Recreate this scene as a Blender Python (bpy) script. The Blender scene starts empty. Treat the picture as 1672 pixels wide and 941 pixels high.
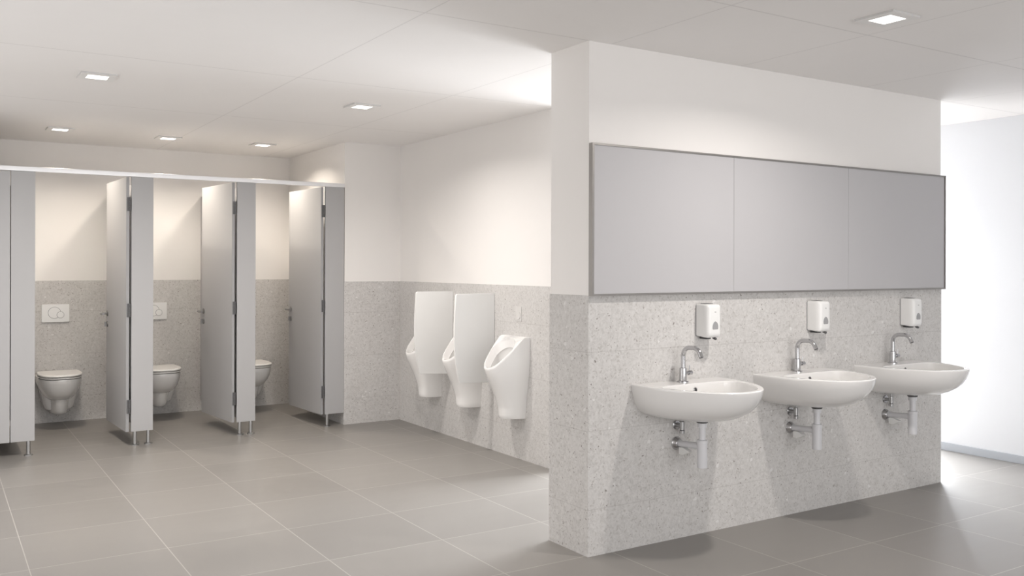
import bpy, bmesh, math, random
from mathutils import Vector, Matrix
R = math.radians
PI = math.pi
C = bpy.context.scene.collection
scene = bpy.context.scene

# ------------------------------------------------------------------ camera
CAM_H = 1.4644
TH = R(57.4578)
cd = bpy.data.cameras.new('camera')
cam = bpy.data.objects.new('camera', cd)
C.objects.link(cam)
cd.sensor_fit = 'HORIZONTAL'
cd.sensor_width = 36.0
cd.lens = 1486.4072 / 1672 * 36.0
cd.shift_y = -(470.5 - 434.3624) / 1672
cd.clip_start = 0.05
cam.matrix_world = (Matrix.Translation((0, 0, CAM_H)) @ Matrix.Rotation(TH - PI / 2, 4, 'Z')
                    @ Matrix.Rotation(PI / 2, 4, 'X') @ Matrix.Rotation(R(0.1486), 4, 'Z'))
scene.camera = cam

# ------------------------------------------------------------------ world, daylight, added fill light, exposure
w = bpy.data.worlds.new('overcast_sky')
scene.world = w
w.use_nodes = True
bg = w.node_tree.nodes['Background']
bg.inputs[0].default_value = (0.86, 0.92, 1.0, 1)
bg.inputs[1].default_value = 0.4
vs = scene.view_settings
vs.view_transform = 'Standard'
try:
    vs.look = 'None'
except Exception:
    pass
vs.gamma = 1.0
vs.use_curve_mapping = False
vs.exposure = 0.07

DAY = (0.93, 0.96, 1.0)
NEUTRAL = (1.0, 0.945, 0.895)
WARM = (1.0, 0.90, 0.78)
P_WINDOW_BACK = 10      # daylight through window_1 (behind the sink wall)
P_WINDOW_SIDE = 590       # daylight through window_2
P_FILL_FRONT = 175     # added fill light through the made-up window_3 (behind the camera)
P_FILL_LEFT = 47       # added fill light through the made-up window_4 (left wall, outside the view)
P_LAMP = 29
P_LAMP_STALL = 12.5


def area(name, loc, rot, sx, sy, power, col, spread=180):
    l = bpy.data.lights.new(name, 'AREA')
    l.shape = 'RECTANGLE'
    l.size = sx
    l.size_y = sy
    l.energy = power
    l.color = col
    l.spread = R(spread)
    o = bpy.data.objects.new(name, l)
    o.location = loc
    o.rotation_euler = rot
    C.objects.link(o)
    return o


# area light: local -Z is the shining direction
area('daylight_back', (5.35, 7.75, 1.6), (R(-72), 0, 0), 2.5, 2.3, P_WINDOW_BACK, DAY)
area('daylight_side', (7.4, 5.55, 1.55), (0, R(50), 0), 2.3, 2.5, P_WINDOW_SIDE, DAY, 150)
area('fill_front', (2.4, -3.3, 1.25), (R(90), 0, 0), 6.4, 2.3, P_FILL_FRONT, (1.0, 0.985, 0.98))  # added fill from the camera side
area('fill_left', (-1.55, 5.3, 1.08), (0, R(-90), 0), 1.85, 4.6, P_FILL_LEFT, (1.0, 0.96, 0.93))  # added fill for the urinal wall, end face and ceiling

# ------------------------------------------------------------------ measures of the room
H = 2.6
PX0, PX1, PY0, PY1 = 2.7838, 5.7924, 3.6483, 3.9896     # sink wall
BWY = 9.4175      # wall behind the toilets
RX = 3.1997       # side wall of the last stall
SFY = 7.8815      # return wall beside the stalls
UX = 3.7638       # urinal wall
CY = 7.879        # front of the stalls
RWX = 6.8416      # far right wall
WZ = 1.316        # top of the terrazzo
LX = -1.22
FY = -3.0

# ------------------------------------------------------------------ materials
def mat(name, col=(0.8, 0.8, 0.8), rough=0.5, metal=0.0, spec=0.5, coat=0.0):
    m = bpy.data.materials.new(name)
    m.use_nodes = True
    b = m.node_tree.nodes['Principled BSDF']
    b.inputs['Base Color'].default_value = (*col, 1)
    b.inputs['Roughness'].default_value = rough
    b.inputs['Metallic'].default_value = metal
    b.inputs['Specular IOR Level'].default_value = spec
    b.inputs['Coat Weight'].default_value = coat
    b.inputs['Coat Roughness'].default_value = 0.05
    return m


def N(m, t, **kw):
    n = m.node_tree.nodes.new(t)
    for k, v in kw.items():
        setattr(n, k, v)
    return n


def L(m, a, b):
    m.node_tree.links.new(a, b)


def M_(m, op, a, b=None, clamp=False):
    n = N(m, 'ShaderNodeMath', operation=op, use_clamp=clamp)
    for i, v in enumerate((a, b)):
        if v is None:
            continue
        if isinstance(v, (int, float)):
            n.inputs[i].default_value = v
        else:
            L(m, v, n.inputs[i])
    return n.outputs[0]


def mixc(m, fac, a, b):
    n = N(m, 'ShaderNodeMix', data_type='RGBA')
    for i, v in ((0, fac), (6, a), (7, b)):
        if isinstance(v, (int, float)):
            n.inputs[i].default_value = v
        elif isinstance(v, tuple):
            n.inputs[i].default_value = (*v, 1)
        else:
            L(m, v, n.inputs[i])
    return n.outputs[2]


def noise_variation(m, c0, c1, scale, detail=3, stretch=None, rough_var=0.0):
    b = m.node_tree.nodes['Principled BSDF']
    tc = N(m, 'ShaderNodeTexCoord')
    src = tc.outputs['Object']
    if stretch:
        mp = N(m, 'ShaderNodeMapping')
        mp.inputs['Scale'].default_value = stretch
        L(m, src, mp.inputs[0])
        src = mp.outputs[0]
    n = N(m, 'ShaderNodeTexNoise')
    n.inputs['Scale'].default_value = scale
    n.inputs['Detail'].default_value = detail
    L(m, src, n.inputs['Vector'])
    L(m, mixc(m, n.outputs[0], c0, c1), b.inputs['Base Color'])
    if rough_var:
        r0 = b.inputs['Roughness'].default_value
        L(m, M_(m, 'ADD', M_(m, 'MULTIPLY', n.outputs[0], rough_var), r0 - rough_var / 2), b.inputs['Roughness'])
    return m


def plaster(name, c):
    m = mat(name, c, 0.85, spec=0.2)
    d = tuple(x * 0.985 for x in c)
    noise_variation(m, d, c, 6.0)
    b = m.node_tree.nodes['Principled BSDF']
    n = N(m, 'ShaderNodeTexNoise')
    n.inputs['Scale'].default_value = 220
    tc = N(m, 'ShaderNodeTexCoord')
    L(m, tc.outputs['Object'], n.inputs['Vector'])
    bp = N(m, 'ShaderNodeBump')
    bp.inputs['Strength'].default_value = 0.04
    bp.inputs['Distance'].default_value = 0.002
    L(m, n.outputs[0], bp.inputs['Height'])
    L(m, bp.outputs[0], b.inputs['Normal'])
    return m


def line_mask(m, coord, positions, half):
    """1 within half of any of the given coordinate positions"""
    out = None
    for p in positions:
        d = M_(m, 'ABSOLUTE', M_(m, 'SUBTRACT', coord, p))
        k = M_(m, 'LESS_THAN', d, half)
        out = k if out is None else M_(m, 'MAXIMUM', out, k)
    return out


def ceiling_mat():
    m = plaster('ceiling_board', (0.92, 0.90, 0.885))
    b = m.node_tree.nodes['Principled BSDF']
    prev = b.inputs['Base Color'].links[0].from_socket
    tc = N(m, 'ShaderNodeTexCoord')
    s = N(m, 'ShaderNodeSeparateXYZ')
    L(m, tc.outputs['Object'], s.inputs[0])
    k = M_(m, 'MAXIMUM', line_mask(m, s.outputs[0], [-0.2, 0.84 - 1e3, 1.866, 2.93, 3.865, 4.97, 5.9], 0.0035),
           line_mask(m, s.outputs[1], [0.3, 1.4, 2.825, 3.655, 5.33, 7.0], 0.005))
    L(m, mixc(m, M_(m, 'MULTIPLY', k, 0.22), prev, (0.35, 0.34, 0.33)), b.inputs['Base Color'])
    return m


def floor_mat():
    m = mat('floor_tile', (0.3, 0.3, 0.3), 0.36, spec=0.5)
    b = m.node_tree.nodes['Principled BSDF']
    tc = N(m, 'ShaderNodeTexCoord')
    s = N(m, 'ShaderNodeSeparateXYZ')
    L(m, tc.outputs['Object'], s.inputs[0])
    tx = M_(m, 'DIVIDE', M_(m, 'SUBTRACT', s.outputs[0], 0.400 - 6.35), 0.635)
    ty = M_(m, 'DIVIDE', M_(m, 'SUBTRACT', s.outputs[1], 3.042 - 6.28), 0.628)
    fx, fy = M_(m, 'FRACT', tx), M_(m, 'FRACT', ty)
    half = 0.0036
    def edge(f):
        return M_(m, 'GREATER_THAN', M_(m, 'ABSOLUTE', M_(m, 'SUBTRACT', f, 0.5)), 0.5 - half)
    g = M_(m, 'MAXIMUM', edge(fx), edge(fy))
    cell = N(m, 'ShaderNodeCombineXYZ')
    L(m, M_(m, 'FLOOR', tx), cell.inputs[0])
    L(m, M_(m, 'FLOOR', ty), cell.inputs[1])
    wn = N(m, 'ShaderNodeTexWhiteNoise')
    L(m, cell.outputs[0], wn.inputs['Vector'])
    mp = N(m, 'ShaderNodeMapping')
    mp.inputs['Scale'].default_value = (1.2, 5.0, 1)
    L(m, tc.outputs['Object'], mp.inputs[0])
    n = N(m, 'ShaderNodeTexNoise')
    n.inputs['Scale'].default_value = 2.2
    n.inputs['Detail'].default_value = 5
    L(m, mp.outputs[0], n.inputs['Vector'])
    v = M_(m, 'ADD', M_(m, 'MULTIPLY', wn.outputs[0], 0.45), M_(m, 'MULTIPLY', n.outputs[0], 0.55))
    col = mixc(m, v, (0.218, 0.206, 0.192), (0.278, 0.263, 0.246))
    L(m, mixc(m, M_(m, 'MULTIPLY', g, 0.8), col, (0.46, 0.44, 0.41)), b.inputs['Base Color'])
    L(m, M_(m, 'ADD', M_(m, 'MULTIPLY', n.outputs[0], 0.12), 0.30), b.inputs['Roughness'])
    return m


def terrazzo_mat():
    m = mat('terrazzo', (0.5, 0.49, 0.47), 0.5, spec=0.4)
    b = m.node_tree.nodes['Principled BSDF']
    tc = N(m, 'ShaderNodeTexCoord')
    src = tc.outputs['Object']
    # cloudy base
    n0 = N(m, 'ShaderNodeTexNoise')
    n0.inputs['Scale'].default_value = 3.0
    n0.inputs['Detail'].default_value = 4
    L(m, src, n0.inputs['Vector'])
    n1 = N(m, 'ShaderNodeTexNoise')
    n1.inputs['Scale'].default_value = 50
    n1.inputs['Detail'].default_value = 3
    n1.inputs['Distortion'].default_value = 1.2
    L(m, src, n1.inputs['Vector'])
    col = mixc(m, n0.outputs[0], (0.555, 0.540, 0.525), (0.640, 0.625, 0.610))
    f1 = M_(m, 'MULTIPLY', M_(m, 'SUBTRACT', n1.outputs[0], 0.5), 1.7)
    col = mixc(m, M_(m, 'MAXIMUM', M_(m, 'MULTIPLY', f1, 0.9), 0.0), col, (0.76, 0.745, 0.73))
    col = mixc(m, M_(m, 'MAXIMUM', M_(m, 'MULTIPLY', f1, -0.9), 0.0), col, (0.33, 0.315, 0.30))
    # warped coordinates so the chips come out elongated and irregular
    nw = N(m, 'ShaderNodeTexNoise')
    nw.inputs['Scale'].default_value = 45
    L(m, src, nw.inputs['Vector'])
    wv = N(m, 'ShaderNodeVectorMath', operation='MULTIPLY_ADD')
    L(m, nw.outputs['Color'], wv.inputs[0])
    wv.inputs[1].default_value = (0.03, 0.03, 0.03)
    L(m, src, wv.inputs[2])
    def chips(scale, share, radius, colr, strength, seed):
        nonlocal col
        off = N(m, 'ShaderNodeVectorMath', operation='ADD')
        L(m, wv.outputs[0], off.inputs[0])
        off.inputs[1].default_value = (seed, seed * 1.7, seed * 0.6)
        v = N(m, 'ShaderNodeTexVoronoi')
        v.inputs['Scale'].default_value = scale
        L(m, off.outputs[0], v.inputs['Vector'])
        sp = N(m, 'ShaderNodeSeparateColor')
        L(m, v.outputs['Color'], sp.inputs[0])
        pick = M_(m, 'LESS_THAN', sp.outputs[0], share)
        rad = M_(m, 'MULTIPLY', M_(m, 'ADD', sp.outputs[1], 0.35), radius)
        inside = M_(m, 'LESS_THAN', v.outputs['Distance'], rad)
        k = M_(m, 'MULTIPLY', M_(m, 'MULTIPLY', pick, inside), strength)
        col = mixc(m, k, col, colr)
    chips(70, 0.32, 0.36, (0.73, 0.72, 0.70), 0.35, 3.1)
    chips(64, 0.28, 0.32, (0.38, 0.355, 0.33), 0.42, 9.7)
    chips(85, 0.20, 0.25, (0.20, 0.175, 0.16), 0.85, 17.3)
    chips(30, 0.05, 0.22, (0.80, 0.79, 0.78), 0.60, 29.0)
    # hairline joints between the slabs
    s = N(m, 'ShaderNodeSeparateXYZ')
    L(m, src, s.inputs[0])
    k = line_mask(m, s.outputs[2], [0.235, 0.63, 1.03], 0.0022)
    col = mixc(m, M_(m, 'MULTIPLY', k, 0.22), col, (0.27, 0.25, 0.24))
    L(m, col, b.inputs['Base Color'])
    return m


WHITE = plaster('plaster_white', (0.865, 0.843, 0.822))
WHITE_DIMMED = plaster('plaster_white_dimmed', (0.66, 0.67, 0.69))  # same white plaster, colour darkened to offset the strong daylight on this wall
CEIL = ceiling_mat()
FLOOR = floor_mat()
TERR = terrazzo_mat()
SKIRT = noise_variation(mat('skirting_grey', rough=0.4), (0.36, 0.38, 0.41), (0.39, 0.41, 0.44), 5)
CERAMIC = noise_variation(mat('white_ceramic', rough=0.12, coat=0.3), (0.835, 0.825, 0.812), (0.845, 0.835, 0.822), 3)
SEATP = noise_variation(mat('white_seat_plastic', rough=0.22), (0.84, 0.83, 0.81), (0.855, 0.845, 0.825), 4)
PLASTIC = noise_variation(mat('white_plastic', rough=0.3), (0.82, 0.82, 0.81), (0.84, 0.84, 0.83), 8)
LAMINATE = noise_variation(mat('grey_laminate', rough=0.42, spec=0.45), (0.425, 0.422, 0.425), (0.440, 0.437, 0.440), 2.0, rough_var=0.06)
EDGE = noise_variation(mat('panel_edge', rough=0.45), (0.33, 0.33, 0.335), (0.36, 0.36, 0.365), 10)
ALU = noise_variation(mat('brushed_aluminium', rough=0.35, metal=0.45), (0.78, 0.78, 0.79), (0.83, 0.83, 0.84), 30, stretch=(1, 20, 20))
STEEL = noise_variation(mat('satin_steel', rough=0.3, metal=1.0), (0.44, 0.44, 0.44), (0.50, 0.50, 0.50), 40)
CHROME = noise_variation(mat('chrome', rough=0.14, metal=1.0), (0.52, 0.52, 0.53), (0.57, 0.57, 0.58), 20)
DARKSTEEL = noise_variation(mat('hinge_steel', rough=0.45, metal=0.4), (0.10, 0.10, 0.102), (0.14, 0.14, 0.142), 60)
PIPE = noise_variation(mat('grey_white_pipe', rough=0.3), (0.66, 0.66, 0.68), (0.70, 0.70, 0.72), 12)
RUBBER = noise_variation(mat('dark_rubber', rough=0.6), (0.045, 0.045, 0.047), (0.06, 0.06, 0.062), 30)
HANDLE = noise_variation(mat('handle_steel', rough=0.35, metal=0.9), (0.30, 0.295, 0.29), (0.35, 0.345, 0.34), 40)
SMOKE = noise_variation(mat('grey_window_plastic', rough=0.25), (0.34, 0.34, 0.345), (0.38, 0.38, 0.385), 12)
MIRROR = noise_variation(mat('satin_mirror', rough=0.5, metal=0.0, spec=0.2), (0.495, 0.488, 0.50), (0.51, 0.503, 0.515), 1.2)
FRAME = noise_variation(mat('mirror_frame', rough=0.35, metal=0.8), (0.34, 0.325, 0.31), (0.39, 0.375, 0.36), 30)
BEZEL = noise_variation(mat('lamp_trim', rough=0.5), (0.87, 0.86, 0.845), (0.89, 0.88, 0.865), 10)
BEZEL_SIDE_SHADED = noise_variation(mat('lamp_trim_side_shaded', rough=0.5), (0.58, 0.57, 0.56), (0.61, 0.60, 0.59), 10)  # trim colour darkened on the side faces to stand for their shade
GLASS_FRAME = noise_variation(mat('window_frame_white', rough=0.4), (0.78, 0.78, 0.78), (0.8, 0.8, 0.8), 6)


def emit_mat(name, col, s):
    m = mat(name, col, 0.5)
    b = m.node_tree.nodes['Principled BSDF']
    b.inputs['Emission Color'].default_value = (*col, 1)
    b.inputs['Emission Strength'].default_value = s
    return m


GLOW = emit_mat('lamp_diffuser', (1.0, 0.97, 0.93), 3.0)
gm = mat('window_glass', (1, 1, 1), 0.02)
gm.node_tree.nodes['Principled BSDF'].inputs['Transmission Weight'].default_value = 1.0
gm.node_tree.nodes['Principled BSDF'].inputs['IOR'].default_value = 1.02

# ------------------------------------------------------------------ mesh helpers
def obj(name, bm, m, parent=None, smooth=None):
    me = bpy.data.meshes.new(name)
    bmesh.ops.recalc_face_normals(bm, faces=bm.faces)
    bm.to_mesh(me)
    bm.free()
    for x in (m if isinstance(m, (list, tuple)) else [m]):
        me.materials.append(x)
    if smooth is not None:
        me.polygons.foreach_set('use_smooth', [True] * len(me.polygons))
        try:
            me.set_sharp_from_angle(angle=R(smooth))
        except Exception:
            pass
    o = bpy.data.objects.new(name, me)
    C.objects.link(o)
    if smooth == 40:
        wn = o.modifiers.new('weighted_normals', 'WEIGHTED_NORMAL')
        wn.keep_sharp = True
    if parent:
        o.parent = parent
    return o


def box(bm, x0, x1, y0, y1, z0, z1, bev=0.0, seg=2, mi=0):
    vs_ = [bm.verts.new((x, y, z)) for x in (x0, x1) for y in (y0, y1) for z in (z0, z1)]
    fs = [(0, 1, 3, 2), (4, 6, 7, 5), (0, 4, 5, 1), (2, 3, 7, 6), (0, 2, 6, 4), (1, 5, 7, 3)]
    faces = [bm.faces.new([vs_[i] for i in f]) for f in fs]
    for f in faces:
        f.material_index = mi
    if bev:
        es = list({e for f in faces for e in f.edges})
        bmesh.ops.bevel(bm, geom=es, offset=bev, segments=seg, profile=0.5, affect='EDGES')


def ring(bm, pts):
    return [bm.verts.new(p) for p in pts]


def bridge(bm, a, b, closed=True, mi=0):
    n = len(a)
    for i in range(n if closed else n - 1):
        j = (i + 1) % n
        f = bm.faces.new((a[i], a[j], b[j], b[i]))
        f.material_index = mi


def tube(bm, pts, r, seg=20, cap=True):
    """round tube along a polyline; r may be a list of radii"""
    pts = [Vector(p) for p in pts]
    rs = r if isinstance(r, (list, tuple)) else [r] * len(pts)
    rings = []
    ref = None
    for i, p in enumerate(pts):
        if i == 0:
            t = pts[1] - p
        elif i == len(pts) - 1:
            t = p - pts[i - 1]
        else:
            t = (pts[i + 1] - p).normalized() + (p - pts[i - 1]).normalized()
        t.normalize()
        if ref is None:
            ref = Vector((0, 0, 1)) if abs(t.z) < 0.9 else Vector((1, 0, 0))
        u = (ref - t * ref.dot(t)).normalized()
        ref = u
        v = t.cross(u)
        rings.append(ring(bm, [p + (u * math.cos(2 * PI * k / seg) + v * math.sin(2 * PI * k / seg)) * rs[i] for k in range(seg)]))
    for a, b in zip(rings, rings[1:]):
        bridge(bm, a, b)
    if cap:
        bm.faces.new(rings[0])
        bm.faces.new(rings[-1])


def lathe(bm, base, axis, prof, seg=24):
    """profile list of (distance along axis, radius) -> closed turned solid"""
    ax = Vector(axis).normalized()
    base = Vector(base)
    ref = Vector((0, 0, 1)) if abs(ax.z) < 0.9 else Vector((1, 0, 0))
    u = (ref - ax * ref.dot(ax)).normalized()
    v = ax.cross(u)
    rings = []
    for d, r in prof:
        rings.append(ring(bm, [base + ax * d + (u * math.cos(2 * PI * k / seg) + v * math.sin(2 * PI * k / seg)) * max(r, 1e-4) for k in range(seg)]))
    for a, b in zip(rings, rings[1:]):
        bridge(bm, a, b)
    bm.faces.new(rings[0])
    bm.faces.new(rings[-1])


def prism(bm, poly, axis, a, b, bev=0.0, seg=2):
    """extrude a 2D polygon along axis 'X','Y','Z' between a and b"""
    def p3(q, t):
        if axis == 'X':
            return (t, q[0], q[1])
        if axis == 'Y':
            return (q[0], t, q[1])
        return (q[0], q[1], t)
    A = ring(bm, [p3(q, a) for q in poly])
    B = ring(bm, [p3(q, b) for q in poly])
    fa = bm.faces.new(A)
    fb = bm.faces.new(B)
    bridge(bm, A, B)
    if bev:
        es = list(set(fa.edges) | set(fb.edges))
        bmesh.ops.bevel(bm, geom=es, offset=bev, segments=seg, profile=0.5, affect='EDGES')


def rrect(x0, x1, y0, y1, r, n=6):
    pts = []
    for cx, cy, a0 in ((x1 - r, y1 - r, 0), (x0 + r, y1 - r, 90), (x0 + r, y0 + r, 180), (x1 - r, y0 + r, 270)):
        for k in range(n + 1):
            a = R(a0 + 90 * k / n)
            pts.append((cx + r * math.cos(a), cy + r * math.sin(a)))
    return pts


def thing(name, label, cat, loc=(0, 0, 0), rz=0.0, group=None):
    o = bpy.data.objects.new(name, None)
    o.empty_display_size = 0.1
    C.objects.link(o)
    o.location = loc
    o.rotation_euler = (0, 0, rz)
    return tag(o, label, cat, group)


def tag(o, label, cat, group=None):
    o['label'] = label
    o['category'] = cat
    if group:
        o['group'] = group
    return o


def struct(name, bm, m, label=None):
    o = obj(name, bm, m)
    o['kind'] = 'structure'
    if label:
        o['label'] = label
        o['category'] = name.split('_')[0]
    return o


def dup(root, loc, label, rz=None):
    def cp(o, parent):
        c = o.copy()
        C.objects.link(c)
        c.parent = parent
        for ch in o.children:
            cp(ch, c)
        return c
    r = cp(root, None)
    r.location = loc
    if rz is not None:
        r.rotation_euler = (0, 0, rz)
    r['label'] = label
    return r


# ------------------------------------------------------------------ the room
bm = bmesh.new(); box(bm, LX - 0.15, RWX + 0.15, FY - 0.15, BWY + 0.15, -0.12, 0.0)
struct('floor', bm, FLOOR, 'grey square tiled floor with pale grout lines')
bm = bmesh.new(); box(bm, LX - 0.15, RWX + 0.15, FY - 0.15, BWY + 0.15, H, H + 0.12)
struct('ceiling', bm, CEIL, 'white board ceiling with thin joint lines')

INS = 0.005
def clad_wall(name, x0, x1, y0, y1, label):
    """plaster above, terrazzo (standing a few millimetres proud) below"""
    bm = bmesh.new()
    box(bm, x0, x1, y0, y1, 0, WZ, mi=1)
    box(bm, x0 + INS, x1 - INS, y0 + INS, y1 - INS, WZ, H, mi=0)
    return struct(name, bm, [WHITE, TERR], label)

clad_wall('wall_sink', PX0, PX1, PY0, PY1, 'free-standing wall carrying the basins, white above speckled terrazzo')
clad_wall('wall_back', LX - 0.12, RX + 0.02, BWY, BWY + 0.12, 'back wall behind the toilets, white above speckled terrazzo')
clad_wall('wall_return', RX, UX + 0.02, SFY, BWY + 0.12, 'short white and terrazzo return wall beside the last stall')
clad_wall('wall_urinal', UX, UX + 0.14, 5.28, SFY + 0.1, 'white and terrazzo wall carrying the urinals')
clad_wall('wall_left_return', LX - 0.02, -0.372, SFY, BWY + 0.02, 'white and terrazzo return wall left of the stalls')

def frame_wall(axis, at, depth, u0, u1, wu0, wu1, wz0, wz1):
    """wall in the plane axis=at with one rectangular opening"""
    bm = bmesh.new()
    for a, b, z0, z1 in ((u0, wu0, 0, H), (wu1, u1, 0, H), (wu0, wu1, 0, wz0), (wu0, wu1, wz1, H)):
        if b - a < 1e-4 or z1 - z0 < 1e-4:
            continue
        if axis == 'Y':
            box(bm, a, b, at, at + depth, z0, z1)
        else:
            box(bm, at, at + depth, a, b, z0, z1)
    return bm

def window(n, axis, at, u0, u1, z0, z1, mull):
    t = 0.035
    bm = bmesh.new()
    def bb(a, b, c, d):
        if axis == 'Y':
            box(bm, a, b, at - 0.03, at + 0.03, c, d)
        else:
            box(bm, at - 0.03, at + 0.03, a, b, c, d)
    bb(u0, u1, z0, z0 + t); bb(u0, u1, z1 - t, z1)
    for k in range(mull + 2):
        u = u0 + t / 2 + (u1 - u0 - t) * k / (mull + 1)
        bb(u - t / 2, u + t / 2, z0 + t, z1 - t)
    o = struct('window_%d' % n, bm, GLASS_FRAME)
    return o

struct('wall_passage', frame_wall('Y', 7.3, 0.12, UX + 0.13, RWX + 0.12, 4.15, 6.55, 0.12, 2.48), WHITE)
window(1, 'Y', 7.36, 4.15, 6.55, 0.12, 2.48, 2)
struct('wall_right', frame_wall('X', RWX, 0.14, FY - 0.12, 7.4, 4.42, 6.7, 0.03, 2.16), WHITE_DIMMED, 'brightly lit white wall at the far right')
window(2, 'X', RWX + 0.07, 4.42, 6.7, 0.03, 2.16, 1)
struct('wall_front', frame_wall('Y', FY - 0.12, 0.12, LX - 0.12, RWX + 0.12, -0.8, 5.6, 0.08, 2.5), WHITE)
window(3, 'Y', FY - 0.06, -0.8, 5.6, 0.08, 2.5, 4)  # unseen window made up to let in the front fill light
struct('wall_left', frame_wall('X', LX - 0.12, 0.12, FY - 0.12, SFY + 0.02, 3.0, 7.6, 0.15, 2.0), WHITE)
window(4, 'X', LX - 0.06, 3.0, 7.6, 0.15, 2.0, 4)  # unseen window made up to let in the left fill light
bm = bmesh.new(); box(bm, RWX - 0.012, RWX, FY, 4.42, 0, 0.062, 0.003)
struct('baseboard_right', bm, SKIRT, 'low grey baseboard along the right wall')

# ------------------------------------------------------------------ toilet stalls
ST = 0.028       # panel thickness
SZ0, SZ1 = 0.110, 2.180

bm = bmesh.new(); box(bm, -0.372, RX, CY - 0.008, CY + ST + 0.008, SZ1, SZ1 + 0.036, 0.003)
tag(obj('headrail', bm, ALU, smooth=40), 'long pale aluminium headrail running over all the grey stall fronts', 'rail')


def foot_bm():
    bm = bmesh.new()
    lathe(bm, (0, 0, 0), (0, 0, 1), [(0, 0.032), (0.006, 0.032), (0.010, 0.027), (0.012, 0.0145), (0.115, 0.0145)], 22)
    return bm


def pilaster(x0, x1, feet, label, group='stall pilasters'):
    t = thing('pilaster', label, 'panel', ((x0 + x1) / 2, CY, 0), 0, group)
    hw = (x1 - x0) / 2
    bm = bmesh.new(); box(bm, -hw, hw, 0, ST, SZ0, SZ1, 0.0025)
    obj('panel', bm, LAMINATE, t, 40)
    for fx in feet:
        f = obj('leg', foot_bm(), STEEL, t, 40)
        f.location = (fx - (x0 + x1) / 2, ST / 2, 0)
    return t

pilaster(-0.370, -0.197, [-0.33, -0.24], 'grey pilaster beyond the closed stall door, against the left return wall')
pilaster(0.511, 0.675, [0.633], 'grey stall pilaster on one steel leg, right next to the closed door')
pilaster(1.369, 1.537, [1.400, 1.503], 'grey stall pilaster between the first and second open toilet stalls')
pilaster(2.221, 2.381, [2.250, 2.345], 'grey stall pilaster between the second and third open toilet stalls')
pilaster(3.018, 3.198, [3.042], 'grey stall pilaster fixed against the terrazzo return wall')


def hinge_bm():
    bm = bmesh.new()
    # knuckle at the local origin, one leaf towards the door edge (-X), one towards the pilaster (+X)
    for k in range(3):
        z0 = -0.055 + k * 0.037
        lathe(bm, (0, -0.006, z0), (0, 0, 1), [(0, 0.0075), (0.0355, 0.0075)], 14)
    box(bm, -0.018, -0.003, -0.0045, 0.0015, -0.055, 0.055)
    box(bm, 0.003, 0.009, -0.0045, 0.0015, -0.055, 0.055)
    return bm


def lever_bm(out):
    """lever handle on face x=0 projecting in -X (out=-1), lever pointing towards the hinge"""
    bm = bmesh.new()
    lathe(bm, (0, 0, 0), (out, 0, 0), [(0, 0.025), (0.006, 0.025), (0.008, 0.022)], 22)
    s = out
    tube(bm, [(s * 0.006, 0, 0), (s * 0.040, 0, 0), (s * 0.052, -0.006, 0), (s * 0.057, -0.018, 0), (s * 0.057, -0.115, 0)], 0.0112, 14)
    return bm


def lock_bm(out):
    bm = bmesh.new()
    lathe(bm, (0, 0, 0), (out, 0, 0), [(0, 0.025), (0.006, 0.025), (0.009, 0.021)], 22)
    box(bm, min(out * 0.009, out * 0.026), max(out * 0.009, out * 0.030), -0.005, 0.005, -0.020, 0.020, 0.002)
    return bm


def stall_door(xh, yh, tipx, tipy, label):
    """open door: hinge at (xh, yh), free edge at (tipx, tipy); visible face is the one towards -X"""
    dx, dy = tipx - xh, tipy - yh
    length = math.hypot(dx, dy)
    rz = math.atan2(dy, dx) - PI / 2          # local +Y runs along the leaf
    t = thing('stall_door', label, 'door', (xh, yh, 0), rz, 'stall doors')
    bm = bmesh.new(); box(bm, 0, 0.022, 0, length, SZ0, SZ1 - 0.004, 0.002)
    leaf = obj('door_leaf', bm, LAMINATE, t, 40)
    bm = bmesh.new(); box(bm, -0.0005, 0.0225, -0.003, 0.0, SZ0 + 0.001, SZ1 - 0.005)
    obj('edge_strip', bm, EDGE, leaf)
    for z in (1.957, 1.096, 0.314):
        h = obj('hinge', hinge_bm(), DARKSTEEL, t, 40)
        h.location = (0.024, -0.006, z)
        h.rotation_euler = (0, 0, -rz)
    ly = length - 0.052
    for out, x in ((-1, 0), (1, 0.022)):
        a = obj('lever_handle', lever_bm(out), HANDLE, t, 40)
        a.location = (x, ly, 1.043)
        b = obj('lock', lock_bm(out), HANDLE, t, 40)
        b.location = (x, ly, 0.95)
    return t

DL = 0.735
def open_door(xh, tipx, label):
    yh = CY + 0.012
    stall_door(xh, yh, tipx, yh + math.sqrt(DL ** 2 - (tipx - xh) ** 2), label)

open_door(1.331, 1.294, 'grey door standing open in the first open stall from the left')
open_door(2.180, 2.106, 'grey door standing open in the middle stall of the three open ones')
open_door(2.980, 2.932, 'grey door standing open in the stall next to the return wall')

# closed door at the left edge of the view
t = thing('stall_door', 'closed grey stall door at the left edge of the photo', 'door', (0.1565, CY, 0), 0, 'stall doors')
bm = bmesh.new(); box(bm, -0.350, 0.3485, 0, 0.026, SZ0, SZ1 - 0.004, 0.002)
obj('door_leaf', bm, LAMINATE, t, 40)

# side partitions between the stalls (behind the open doors)
for X, lb in ((0.593, 'grey side partition left of the first open stall'),
              (1.453, 'grey side partition between the first and second open stalls'),
              (2.302, 'grey side partition between the second and third open stalls')):
    bm = bmesh.new(); box(bm, -0.014, 0.014, 0, BWY - CY - ST - 0.004, SZ0, SZ1 - 0.03, 0.002)
    o = obj('side_partition', bm, LAMINATE, None, 40)
    o.location = (X, CY + ST + 0.002, 0)
    tag(o, lb, 'panel', 'stall side partitions')

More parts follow.
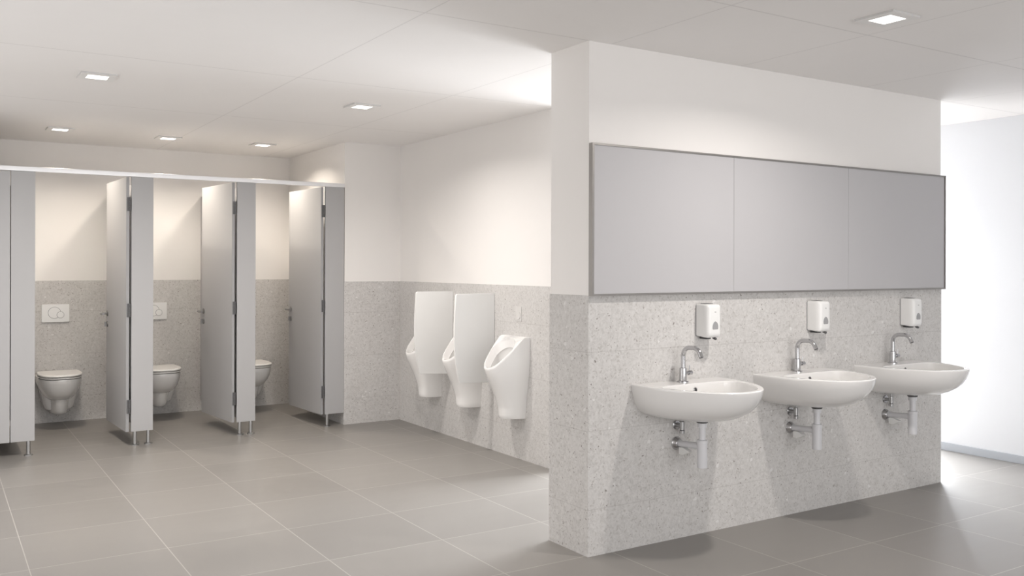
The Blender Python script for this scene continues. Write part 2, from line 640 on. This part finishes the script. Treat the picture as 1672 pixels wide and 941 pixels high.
# ------------------------------------------------------------------ toilets
def dpts(hw, length, n=28, back=0.0, ex=2.4, fx=1.0):
    """D-shaped outline in XY: flat back at y=-back, rounded front at y=-length (front towards -Y)"""
    pts = []
    straight = length * 0.42
    for k in range(n + 1):
        a = PI * k / n
        c, s = math.cos(a), math.sin(a)
        x = hw * math.copysign(abs(c) ** (2 / ex), c)
        y = -(straight + (length - straight) * abs(s) ** (2 / ex))
        pts.append((x, y))
    # right side runs from the back to the start of the curve
    return [(hw * fx, -back)] + pts + [(-hw * fx, -back)]


def loft(bm, sections, cap0=True, cap1=True):
    rings = [ring(bm, s) for s in sections]
    for a, b in zip(rings, rings[1:]):
        bridge(bm, a, b)
    if cap0:
        bm.faces.new(rings[0])
    if cap1:
        bm.faces.new(rings[-1])
    return rings


def make_toilet(label):
    t = thing('toilet', label, 'toilet', (0, 0, 0), 0, 'wall-hung toilets')
    bm = bmesh.new()
    # rounded bowl
    prof = [(0.445, 0.176, 0.520), (0.430, 0.178, 0.522), (0.400, 0.176, 0.516), (0.360, 0.168, 0.500), (0.320, 0.154, 0.472),
            (0.290, 0.136, 0.440), (0.268, 0.116, 0.408), (0.252, 0.098, 0.382)]
    secs = []
    for z, hw, ln in prof:
        secs.append([(x, y, z) for x, y in dpts(hw, ln, back=0.0, ex=2.5)])
    rs = loft(bm, secs)
    # narrower outlet neck under the bowl
    secs = []
    for z, hw, ln in ((0.275, 0.088, 0.375), (0.245, 0.086, 0.370), (0.200, 0.081, 0.354), (0.150, 0.075, 0.334), (0.125, 0.072, 0.315),
                      (0.113, 0.064, 0.300), (0.109, 0.050, 0.280)):
        secs.append([(x, y, z) for x, y in dpts(hw, ln, back=0.10, ex=2.2)])
    loft(bm, secs)
    # tapering rear body against the wall
    secs = [[(hw, 0.0, z), (-hw, 0.0, z)] + [(-hw + r - r * math.cos(R(90 * k / 7)), -d + r - r * math.sin(R(90 * k / 7)), z) for k in range(8)]
            + [(hw - r + r * math.sin(R(90 * k / 7)), -d + r - r * math.cos(R(90 * k / 7)), z) for k in range(8)]
            for z, hw, d, r in ((0.444, 0.171, 0.300, 0.06), (0.360, 0.160, 0.290, 0.06), (0.270, 0.142, 0.275, 0.06), (0.200, 0.126, 0.258, 0.06),
                                (0.165, 0.116, 0.246, 0.06), (0.148, 0.107, 0.236, 0.06), (0.142, 0.092, 0.220, 0.05))]
    loft(bm, secs)
    obj('bowl', bm, CERAMIC, t, 50)
    def slab(name, z0, z1, hw, ln, back, r, m):
        bm = bmesh.new()
        pts = dpts(hw, ln, back=back, fx=0.93, ex=2.75)
        cy = -(ln + back) / 2
        def sc(k, z):
            return [(x * (1 - k / hw), cy + (y - cy) * (1 - k / ((ln - back) / 2)), z) for x, y in pts]
        loft(bm, [sc(r, z0), sc(0.002, z0 + r * 0.6), sc(0, z0 + r), sc(0, z1 - r), sc(r * 0.3, z1 - r * 0.4), sc(r, z1)])
        return obj(name, bm, m, t, 40)
    slab('seat', 0.4505, 0.464, 0.178, 0.526, 0.075, 0.004, SEATP)
    slab('lid', 0.4665, 0.489, 0.181, 0.532, 0.070, 0.009, SEATP)
    for s in (-1, 1):
        bm = bmesh.new(); lathe(bm, (s * 0.075, -0.058, 0.445), (0, 0, 1), [(0, 0.014), (0.034, 0.014), (0.037, 0.011)], 18)
        obj('lid_hinge', bm, SEATP, t, 40)
    return t

toi = make_toilet('white wall-hung toilet in the leftmost open stall')
toi.location = (0.985, BWY - 0.0005, 0)
dup(toi, (1.850, BWY - 0.0005, 0), 'white wall-hung toilet in the middle open stall')
dup(toi, (2.725, BWY - 0.0005, 0), 'white wall-hung toilet in the stall nearest the return wall, half hidden')


def make_flush(label):
    t = thing('flush_plate', label, 'flush plate', (0, 0, 0), 0, 'toilet flush plates')
    bm = bmesh.new(); prism(bm, rrect(-0.115, 0.115, -0.0815, 0.0815, 0.006), 'Y', 0, -0.012, 0.0025)
    obj('plate', bm, PLASTIC, t, 40)
    for nm, x, z, r in (('large_button', -0.010, 0.004, 0.054), ('small_button', 0.040, -0.016, 0.031)):
        d = 0.0 if r > 0.05 else 0.002
        bm = bmesh.new()
        lathe(bm, (x, -0.011, z), (0, -1, 0), [(0, r - 0.002), (0.0035 + d, r - 0.003), (0.0045 + d, r - 0.006)], 40)
        b = obj(nm, bm, PLASTIC, t, 40)
        bm = bmesh.new()
        # thin grey ring round the button
        n = 48
        ri = [ring(bm, [(x + rr * math.cos(2 * PI * k / n), y, z + rr * math.sin(2 * PI * k / n)) for k in range(n)]) for rr, y in
              ((r - 0.003, -0.0115), (r - 0.003, -0.0145 - d), (r + 0.0005, -0.0145 - d), (r + 0.0005, -0.0115))]
        for i in range(4):
            bridge(bm, ri[i], ri[(i + 1) % 4])
        obj('button_ring', bm, SMOKE, b, 40)
    return t

fl = make_flush('white dual flush plate above the toilet in the leftmost open stall')
fl.location = (0.976, BWY, 1.0135)
dup(fl, (1.847, BWY, 1.0135), 'white dual flush plate above the toilet in the middle open stall')
dup(fl, (2.729, BWY, 1.0135), 'white dual flush plate in the stall by the return wall, nearly hidden by a pilaster')

# ------------------------------------------------------------------ urinals
def make_urinal(label):
    """local: wall plane at x=0, front towards -X, s along Y"""
    t = thing('urinal', label, 'urinal', (0, 0, 0), 0, 'white wall-hung urinals')
    ZB, ZT = 0.318, 0.930
    DB, DL_, ZL = 0.052, 0.282, 0.690        # rim back depth, lip depth, lip height
    prof = [(0.318, 0.150, 0.106), (0.326, 0.156, 0.110), (0.40, 0.163, 0.116), (0.46, 0.182, 0.122), (0.52, 0.206, 0.131), (0.57, 0.230, 0.140),
            (0.62, 0.254, 0.149), (0.66, 0.271, 0.156), (0.70, 0.282, 0.161), (0.75, 0.292, 0.165), (0.93, 0.292, 0.170)]
    def at(z):
        for (z0, d0, w0), (z1, d1, w1) in zip(prof, prof[1:]):
            if z <= z1:
                k = (z - z0) / (z1 - z0)
                return d0 + (d1 - d0) * k, w0 + (w1 - w0) * k
        return prof[-1][1], prof[-1][2]
    def plane_z(d):
        return ZT if d < DB else ZT - (d - DB) * (ZT - ZL) / (DL_ - DB)
    n = 48
    def pt(a, z):
        D, W = at(z)
        c, s = math.cos(a), math.sin(a)
        ex = 2.1
        return D * abs(s) ** (2 / ex), W * math.copysign(abs(c) ** (2 / ex), c)
    cols = []
    rows = 30
    for k in range(n + 1):
        a = PI * k / n
        # height where this column meets the rim plane
        lo, hi = 0.5, ZT
        for _ in range(40):
            mid = (lo + hi) / 2
            if mid > plane_z(pt(a, mid)[0]):
                hi = mid
            else:
                lo = mid
        zt = lo
        col = []
        for r in range(rows + 1):
            f = r / rows
            z = ZB + (zt - ZB) * f
            d, s = pt(a, z)
            col.append((-d, s, z))
        cols.append(col)
    bm = bmesh.new()
    grid = [[bm.verts.new(p) for p in col] for col in cols]
    for k in range(n):
        for r in range(rows):
            bm.faces.new((grid[k][r], grid[k + 1][r], grid[k + 1][r + 1], grid[k][r + 1]))
    bm.faces.new([grid[k][0] for k in range(n + 1)])                 # underside
    # wall-side points at the top and the back face
    bm.faces.new([grid[0][r] for r in range(rows + 1)] + [grid[n][r] for r in range(rows, -1, -1)])
    nb = 16
    top_back = [bm.verts.new((-0.0005, cols[n][rows][1] + (cols[0][rows][1] - cols[n][rows][1]) * (j + 1) / (nb + 1), ZT)) for j in range(nb)]
    outer = [grid[k][rows] for k in range(n + 1)] + top_back
    # oval opening in the slanted rim plane
    slope = math.atan2(ZT - ZL, DL_ - DB)
    pc = Vector((-(DB + DL_) / 2 - 0.001, 0, (ZT + ZL) / 2))
    e1 = Vector((-math.cos(slope), 0, -math.sin(slope)))               # towards the lip
    nn = Vector((-math.sin(slope), 0, math.cos(slope)))                # out of the rim plane
    LN = math.hypot(ZT - ZL, DL_ - DB) / 2 - 0.012
    WD = 0.147
    def ov(v, scale, off=0.0):
        d = v.co - Vector((-(0.20), 0, v.co.z))
        x1 = (v.co - pc).dot(e1)
        y1 = v.co.y
        ang = math.atan2(y1, x1)
        ca, sa = math.cos(ang), math.sin(ang)
        ex = 2.35
        rr = (abs(ca / LN) ** ex + abs(sa / WD) ** ex) ** (-1 / ex)
        a1, b1 = rr * ca, rr * sa
        # slightly narrower towards the top
        b1 *= 1.0 + 0.08 * (a1 / LN)
        # keep a rim of at least 11 mm inside the outer edge
        room = max(math.hypot(x1, y1) - 0.011, 0.02)
        k = min(1.0, room / math.hypot(a1, b1))
        a1, b1 = a1 * k, b1 * k
        return pc + e1 * (a1 * scale) + Vector((0, 1, 0)) * (b1 * scale) + nn * off
    prev = outer
    rings_ = [[bm.verts.new(ov(v, 1.0, 0.003)) for v in outer], [bm.verts.new(ov(v, 0.975, 0.0)) for v in outer]]
    for rg in rings_:
        bridge(bm, prev, rg)
        prev = rg
    # funnel wall down to a ledge, then a deeper pocket sinking towards the outlet
    target = Vector((-0.100, 0, 0.50))
    base = [ov(v, 0.955, -0.006) for v in outer]
    cen = sum(base, Vector()) / len(base)
    dn = Vector((-0.35, 0, 0.94))
    cav = []
    for dep, sc in ((0.0, 1.0), (0.012, 0.955), (0.028, 0.895), (0.044, 0.835), (0.048, 0.815), (0.049, 0.805), (0.051, 0.82), (0.058, 0.83)):
        cav.append([bm.verts.new(cen - dn * dep + (p - cen) * sc) for p in base])
    low = cen - dn * 0.058
    for kk in (0.2, 0.4, 0.6, 0.78, 0.9, 0.97):
        shrink = 0.82 * (1 - kk ** 2.2) + 0.015
        cav.append([bm.verts.new(low.lerp(target, kk) + (p - cen) * shrink) for p in base])
    for rg in cav:
        bridge(bm, prev, rg)
        prev = rg
    bm.faces.new(prev)
    obj('body', bm, CERAMIC, t, 60)
    bm = bmesh.new()
    lathe(bm, (-0.103, 0, 0.520), (-0.25, 0, 0.97), [(0, 0.022), (0.008, 0.024), (0.012, 0.016)], 24)
    obj('outlet_cover', bm, STEEL, t, 40)
    return t

UY = [5.812, 6.475, 7.150]
ur = make_urinal('white urinal nearest the camera, not covered by any divider')
ur.location = (UX, UY[0], 0)
dup(ur, (UX, UY[1], 0), 'white urinal in the middle of the three, partly behind a divider')
dup(ur, (UX, UY[2], 0), 'white urinal farthest along, next to the room corner')


def divider(y, label):
    poly = [(-0.0005, 0.540), (-0.314, 0.556)]
    # gently bowed free edge
    for k in range(1, 24):
        f = k / 24
        z = 0.556 + (1.232 - 0.556) * f
        d = 0.314 + (0.349 - 0.314) * f + 0.030 * math.sin(PI * f ** 0.8)
        poly.append((-d, z))
    for k in range(5):
        a = R(180 - 90 * k / 4)
        poly.append((-0.335 + 0.014 * math.cos(a), 1.232 + 0.014 * math.sin(a)))
    poly += [(-0.0005, 1.247)]
    bm = bmesh.new()
    prism(bm, poly, 'Y', -0.011, 0.011, 0.004, 2)
    o = obj('urinal_divider', bm, PLASTIC, None, 40)
    o.location = (UX, y, 0)
    return tag(o, label, 'divider', 'white urinal dividers')

divider(6.160, 'white curved divider panel between the nearest and the middle urinal')
divider(6.842, 'white curved divider panel between the middle and the farthest urinal')

t = thing('urinal_sensor_plate', 'faint pale sensor plate on the terrazzo above the nearest urinal', 'plate', (UX, 5.80, 1.10))
PLATE = noise_variation(mat('pale_plate', rough=0.35), (0.60, 0.585, 0.57), (0.66, 0.645, 0.63), 60)
bm = bmesh.new(); prism(bm, rrect(-0.040, 0.040, -0.055, 0.055, 0.008), 'X', 0, -0.004, 0.0015)
obj('plate', bm, PLATE, t, 40)
bm = bmesh.new(); lathe(bm, (-0.0035, 0, -0.012), (-1, 0, 0), [(0, 0.030), (0.003, 0.030), (0.0045, 0.027)], 32)
obj('sensor_disc', bm, PLATE, t, 40)

# ------------------------------------------------------------------ mirror
t = thing('mirror', 'long framed grey mirror panel on the sink wall above the three basins', 'mirror', (0, PY0, 0))
MZ0, MZ1 = 1.314, 2.083
seams = [PX0 + 0.014, 3.782, 4.775, PX1 - 0.010]
bm = bmesh.new()
box(bm, PX0 + 0.001, PX0 + 0.013, -0.030, 0, MZ0, MZ1)
box(bm, PX1 - 0.009, PX1 + 0.003, -0.030, 0, MZ0, MZ1)
box(bm, PX0 + 0.013, PX1 - 0.009, -0.030, 0, MZ0, MZ0 + 0.010)
box(bm, PX0 + 0.013, PX1 - 0.009, -0.030, 0, MZ1 - 0.010, MZ1)
obj('frame', bm, FRAME, t)
for a, b in zip(seams, seams[1:]):
    bm = bmesh.new(); box(bm, a + 0.0008, b - 0.0008, -0.026, 0, MZ0 + 0.010, MZ1 - 0.010, 0.0012)
    obj('mirror_panel', bm, MIRROR, t, 40)

# ------------------------------------------------------------------ wash basins
SX = [3.378, 4.277, 5.180]
RIM = 0.850

def basin_out(hw, dp, n=48, ex=2.08, straight=0.06):
    """half-round outline, back at y=0, front at -dp"""
    st = dp * straight
    pts = [(hw, 0.0)]
    for k in range(n + 1):
        a = PI * k / n
        c, s = math.cos(a), math.sin(a)
        pts.append((hw * math.copysign(abs(c) ** (2 / ex), c), -(st + (dp - st) * abs(s) ** (2 / ex))))
    pts.append((-hw, 0.0))
    # straight back edge in steps, so the inner bowl can follow it
    for k in range(1, 20):
        pts.append((-hw + 2 * hw * k / 20, 0.0))
    return pts


def make_basin(label):
    t = thing('wash_basin', label, 'sink', (0, 0, 0), 0, 'white wash basins')
    HW, DP = 0.312, 0.530
    base = basin_out(HW, DP)
    bm = bmesh.new()
    def sec(fx, fy, z):
        return ring(bm, [(x * fx, y * fy, z) for x, y in base])
    secs = [(1.0, 1.0, RIM - 0.004), (1.0, 1.0, RIM - 0.012), (0.990, 0.988, RIM - 0.035), (0.968, 0.962, RIM - 0.065), (0.932, 0.920, RIM - 0.095), (0.880, 0.860, RIM - 0.122),
            (0.805, 0.785, RIM - 0.145), (0.715, 0.705, RIM - 0.162), (0.60, 0.62, RIM - 0.172), (0.50, 0.55, RIM - 0.177), (0.2, 0.45, RIM - 0.178)]
    rs = [sec(*s) for s in secs]
    for a, b in zip(rs, rs[1:]):
        bridge(bm, a, b)
    bm.faces.new(rs[-1])
    r1 = ring(bm, [(x * 0.990, (y * 0.992), RIM) for x, y in base])
    bridge(bm, rs[0], r1)
    # inner bowl outline: half ellipse with a nearly straight back, in front of the tap deck
    ic, ihw, idp, iback = -0.29, 0.290, 0.509, -0.135
    def inner(k, z):
        out = []
        for x, y in base:
            v = Vector((x, y - ic))
            c, q = v.x / v.length, v.y / v.length
            # ray from the bowl centre to the half ellipse ...
            A = (c / ihw) ** 2 + (q / idp) ** 2
            B = 2 * ic * q / idp ** 2
            D = (ic / idp) ** 2 - 1
            re = (-B + math.sqrt(B * B - 4 * A * D)) / (2 * A)
            # ... and to the edge of the tap deck, with a soft corner between the two
            if q > 0.02:
                rl = (iback - ic) / q
                p = 5
                re = (re ** -p + rl ** -p) ** (-1 / p)
            out.append((c * re * k, ic + q * re * k, z))
        return ring(bm, out)
    prev = r1
    for k, z in ((1.0, RIM), (0.985, RIM - 0.003), (0.972, RIM - 0.012), (0.95, RIM - 0.045), (0.90, RIM - 0.080), (0.80, RIM - 0.108), (0.62, RIM - 0.126), (0.38, RIM - 0.136), (0.10, RIM - 0.140)):
        rg = inner(k, z)
        bridge(bm, prev, rg)
        prev = rg
    bm.faces.new(prev)
    obj('basin', bm, CERAMIC, t, 40)
    # overflow: ring and dark hole in the back slope of the bowl
    bm = bmesh.new()
    oc = Vector((0.0, -0.1435, RIM - 0.033))
    ax = Vector((0, -1, 0.16)).normalized()
    lathe(bm, oc, ax, [(-0.01, 0.0125), (0.003, 0.0125), (0.004, 0.010), (0.002, 0.0085), (-0.006, 0.0085)], 24)
    ov = obj('overflow_ring', bm, CHROME, t, 40)
    bm = bmesh.new(); lathe(bm, oc, ax, [(-0.008, 0.0083), (0.0022, 0.0083)], 24)
    obj('overflow_hole', bm, RUBBER, ov, 40)
    bm = bmesh.new(); lathe(bm, (0, ic, RIM - 0.143), (0, 0, 1), [(0, 0.030), (0.006, 0.030), (0.009, 0.022)], 28)
    obj('drain', bm, CHROME, t, 40)
    return t


def make_faucet(label):
    t = thing('faucet', label, 'tap', (0, 0, 0), 0, 'chrome basin taps')
    bm = bmesh.new()
    lathe(bm, (0, 0, 0), (0, 0, 1), [(0, 0.030), (0.004, 0.030), (0.007, 0.025), (0.008, 0.0200), (0.074, 0.0190), (0.077, 0.014)], 28)
    obj('body', bm, CHROME, t, 40)
    pts = [(0, 0, 0.07), (0, 0, 0.137)]
    rad = 0.048
    for k in range(1, 13):
        a = R(88 * k / 12)
        pts.append((0, -rad * (1 - math.cos(a)), 0.137 + rad * math.sin(a)))
    # nearly level top, then a bend down to the outlet
    pts.append((0, -0.080, 0.1865))
    for k in range(1, 11):
        a = R(62 * k / 10)
        pts.append((0, -0.080 - 0.052 * math.sin(a), 0.1865 - 0.052 * (1 - math.cos(a))))
    e = Vector(pts[-1]); d = Vector((0, -math.cos(R(62)), -math.sin(R(62))))
    pts.append(tuple(e + d * 0.020))
    bm = bmesh.new(); tube(bm, pts, 0.0122, 20)
    sp = obj('spout', bm, CHROME, t, 50)
    bm = bmesh.new(); lathe(bm, e + d * 0.0185, d, [(0, 0.0110), (0.0035, 0.0110), (0.0037, 0.009)], 20)
    obj('aerator', bm, DARKSTEEL, sp, 40)
    bm = bmesh.new()
    lathe(bm, (0.014, 0, 0.046), (1, 0, 0), [(0, 0.008), (0.022, 0.008), (0.023, 0.0125), (0.046, 0.0125), (0.048, 0.010)], 22)
    h = obj('handle', bm, CHROME, t, 40)
    bm = bmesh.new(); tube(bm, [(0.046, 0, 0.05), (0.046, 0, 0.086)], 0.0028, 10)
    obj('lever_pin', bm, CHROME, h, 40)
    return t


def make_trap(label):
    """bottle trap under the basin; local origin on the wall at the basin's centre line, on the floor"""
    t = thing('drain_trap', label, 'pipe', (0, 0, 0), 0, 'basin drain traps')
    PYC = -0.195
    bm = bmesh.new()
    lathe(bm, (0, PYC, 0.652), (0, 0, 1), [(0, 0.028), (0.004, 0.031), (0.016, 0.031), (0.024, 0.036)], 28)
    obj('drain_flange', bm, DARKSTEEL, t, 40)
    bm = bmesh.new()
    lathe(bm, (0, PYC, 0.560), (0, 0, 1), [(0, 0.0175), (0.068, 0.0175), (0.069, 0.0245), (0.094, 0.0245), (0.096, 0.022)], 28)
    obj('tailpipe', bm, PIPE, t, 40)
    bm = bmesh.new()
    lathe(bm, (0, PYC, 0.418), (0, 0, 1), [(0, 0.024), (0.004, 0.0268), (0.128, 0.0268), (0.129, 0.0285), (0.143, 0.0285), (0.146, 0.024), (0.146, 0.0178)], 28)
    obj('bottle', bm, PIPE, t, 40)
    bm = bmesh.new()
    tube(bm, [(0, PYC + 0.015, 0.525), (0, PYC + 0.05, 0.525), (0, PYC + 0.051, 0.525), (0, -0.004, 0.515)], [0.0185, 0.0185, 0.0170, 0.0170], 22)
    obj('outlet_pipe', bm, PIPE, t, 40)
    bm = bmesh.new()
    lathe(bm, (0, 0, 0.515), (0, -1, 0), [(0, 0.036), (0.003, 0.036), (0.010, 0.032), (0.024, 0.024), (0.026, 0.019)], 30)
    obj('wall_rosette', bm, CHROME, t, 40)
    # white wedge clip hanging under the outlet pipe
    bm = bmesh.new()
    prism(bm, [(-0.034, 0.499), (-0.034, 0.462), (-0.060, 0.460), (-0.108, 0.482), (-0.110, 0.487), (-0.064, 0.502)], 'X', -0.014, 0.014, 0.003)
    c = obj('pipe_clip', bm, PLASTIC, t, 40)
    c['label'] = 'white wedge clip under the outlet pipe'
    return t


def make_valve(label):
    t = thing('angle_valve', label, 'valve', (0, 0, 0), 0, 'water stop valves under the basins')
    bm = bmesh.new(); lathe(bm, (0, 0, 0), (0, -1, 0), [(0, 0.026), (0.004, 0.026), (0.008, 0.018)], 24)
    obj('wall_rosette', bm, CHROME, t, 40)
    bm = bmesh.new(); tube(bm, [(0, -0.006, 0), (0, -0.050, 0)], 0.0105, 16)
    lathe(bm, (0, -0.045, -0.022), (0, 0, 1), [(0, 0.010), (0.002, 0.0125), (0.046, 0.0125), (0.048, 0.009)], 18)
    obj('valve_body', bm, STEEL, t, 40)
    bm = bmesh.new(); lathe(bm, (0, -0.045, -0.021), (0, 0, -1), [(0, 0.008), (0.003, 0.0140), (0.018, 0.0140), (0.020, 0.011)], 18)
    obj('valve_knob', bm, STEEL, t, 40)
    bm = bmesh.new(); tube(bm, [(0, -0.045, 0.018), (0, -0.045, 0.040), (0, -0.046, 0.056)], 0.0055, 12)
    obj('supply_pipe', bm, STEEL, t, 40)
    return t


def make_dispenser(label):
    """soap dispenser: wall at y=0, front towards -Y, local z from 0 to .186"""
    t = thing('soap_dispenser', label, 'soap dispenser', (0, 0, 0), 0, 'soap dispensers')
    HWD, HT, DPH = 0.051, 0.186, 0.098
    bm = bmesh.new()
    secs = []
    # sections from the wall outwards, the front edges rounded, the lower front swept back
    for y, k, zlo, zhi, r in ((-0.006, 0.000, 0.012, 0.186, 0.008), (-0.060, 0.0005, 0.006, 0.186, 0.010), (-0.080, 0.002, 0.005, 0.185, 0.013), (-0.090, 0.0065, 0.009, 0.181, 0.015),
                              (-0.0965, 0.014, 0.017, 0.174, 0.017), (-0.0985, 0.024, 0.028, 0.163, 0.016)):
        secs.append([(x, y, z) for x, z in rrect(-HWD + k, HWD - k, zlo, zhi, r)])
    loft(bm, secs)
    obj('housing', bm, PLASTIC, t, 50)
    bm = bmesh.new(); prism(bm, rrect(-0.052, 0.052, 0.008, 0.182, 0.008), 'Y', 0, -0.0065, 0.001)
    obj('back_plate', bm, SMOKE, t, 40)
    # rounded-arch sight window
    pts = [(-0.021, 0.053), (-0.016, 0.050), (0.016, 0.050), (0.021, 0.053)]
    for k in range(17):
        a = PI * k / 16
        pts.append((0.021 * math.cos(a) * (1 - 0.12 * math.sin(a)), 0.066 + 0.027 * math.sin(a)))
    bm = bmesh.new(); prism(bm, pts, 'Y', -0.095, -0.0995, 0.0008)
    obj('sight_window', bm, SMOKE, t, 40)
    bm = bmesh.new(); lathe(bm, (0.012, -0.070, 0.004), (0, -0.75, -0.25), [(0, 0.007), (0.022, 0.007), (0.024, 0.005)], 16)
    obj('nozzle', bm, DARKSTEEL, t, 40)
    bm = bmesh.new(); box(bm, -0.034, 0.004, -0.062, -0.012, -0.004, 0.0085, 0.002)
    obj('push_bar', bm, RUBBER, t, 40)
    bm = bmesh.new(); box(bm, -0.026, 0.026, -0.055, -0.012, 0.1855, 0.1885, 0.001)
    obj('lid_slot', bm, DARKSTEEL, t, 40)
    bm = bmesh.new(); box(bm, -0.006, 0.006, -0.0990, -0.0975, 0.142, 0.1455)
    obj('badge', bm, SMOKE, t, 40)
    return t


names = ['left basin, nearest the camera', 'middle basin of the three', 'right basin, farthest along the wall']
ba = make_basin('white wall-mounted ' + names[0]); ba.location = (SX[0], PY0, 0)
fa = make_faucet('chrome swan-neck tap on the ' + names[0]); fa.location = (SX[0] - 0.008, PY0 - 0.060, RIM)
tr = make_trap('pale bottle trap and drain pipe under the ' + names[0]); tr.location = (SX[0], PY0, 0)
va = make_valve('small steel stop valve under the ' + names[0]); va.location = (SX[0], PY0, 0.612)
di = make_dispenser('white wall soap dispenser above the ' + names[0]); di.location = (SX[0] + 0.190, PY0, 1.074)
for i in (1, 2):
    dup(ba, (SX[i], PY0, 0), 'white wall-mounted ' + names[i])
    dup(fa, (SX[i] - 0.008, PY0 - 0.060, RIM), 'chrome swan-neck tap on the ' + names[i])
    dup(tr, (SX[i], PY0, 0), 'pale bottle trap and drain pipe under the ' + names[i])
    dup(va, (SX[i], PY0, 0.612), 'small steel stop valve under the ' + names[i])
    dup(di, (SX[i] + 0.197 + 0.008 * (i - 1), PY0, 1.074), 'white wall soap dispenser above the ' + names[i])

# ------------------------------------------------------------------ ceiling lights
def make_lamp(label, power, col, spread=155):
    t = thing('ceiling_light', label, 'light', (0, 0, H), 0, 'square recessed ceiling lights')
    bm = bmesh.new()
    # square trim with an opening in the middle
    o_, i_, z0 = 0.100, 0.058, -0.011
    def sq(r, z):
        return ring(bm, [(-r, -r, z), (r, -r, z), (r, r, z), (-r, r, z)])
    rs = [sq(o_, 0), sq(o_, z0), sq(i_, z0), sq(i_, -0.004)]
    for k, (a, b) in enumerate(zip(rs, rs[1:])):
        bridge(bm, a, b, mi=1 if k == 0 else 0)
    obj('trim', bm, [BEZEL, BEZEL_SIDE_SHADED], t)
    bm = bmesh.new(); box(bm, -i_ + 0.0005, i_ - 0.0005, -i_ + 0.0005, i_ - 0.0005, -0.009, -0.001)
    obj('diffuser', bm, GLOW, t)
    l = area('lamp_light', (0, 0, -0.014), (0, 0, 0), 0.11, 0.11, power, col, spread)
    l.parent = t
    return t

LAMPS = [(3.665, 2.575, 'square ceiling light in front of the sink wall, at the top right', P_LAMP * 0.66, NEUTRAL),
         (0.838, 5.945, 'square ceiling light over the open floor, nearest the top left corner', P_LAMP, NEUTRAL),
         (2.580, 6.030, 'square ceiling light in front of the urinals', P_LAMP * 0.76, NEUTRAL),
         (0.905, 8.430, 'square ceiling light above the leftmost open stall', P_LAMP_STALL, WARM),
         (1.778, 8.488, 'square ceiling light above the middle open stall', P_LAMP_STALL, WARM),
         (2.624, 8.475, 'square ceiling light above the stall beside the return wall', P_LAMP_STALL, WARM)]
for x, y, lb, pw, col in LAMPS:
    o = make_lamp(lb, pw, col, 146 if col == WARM else 155)
    o.location = (x, y, H)
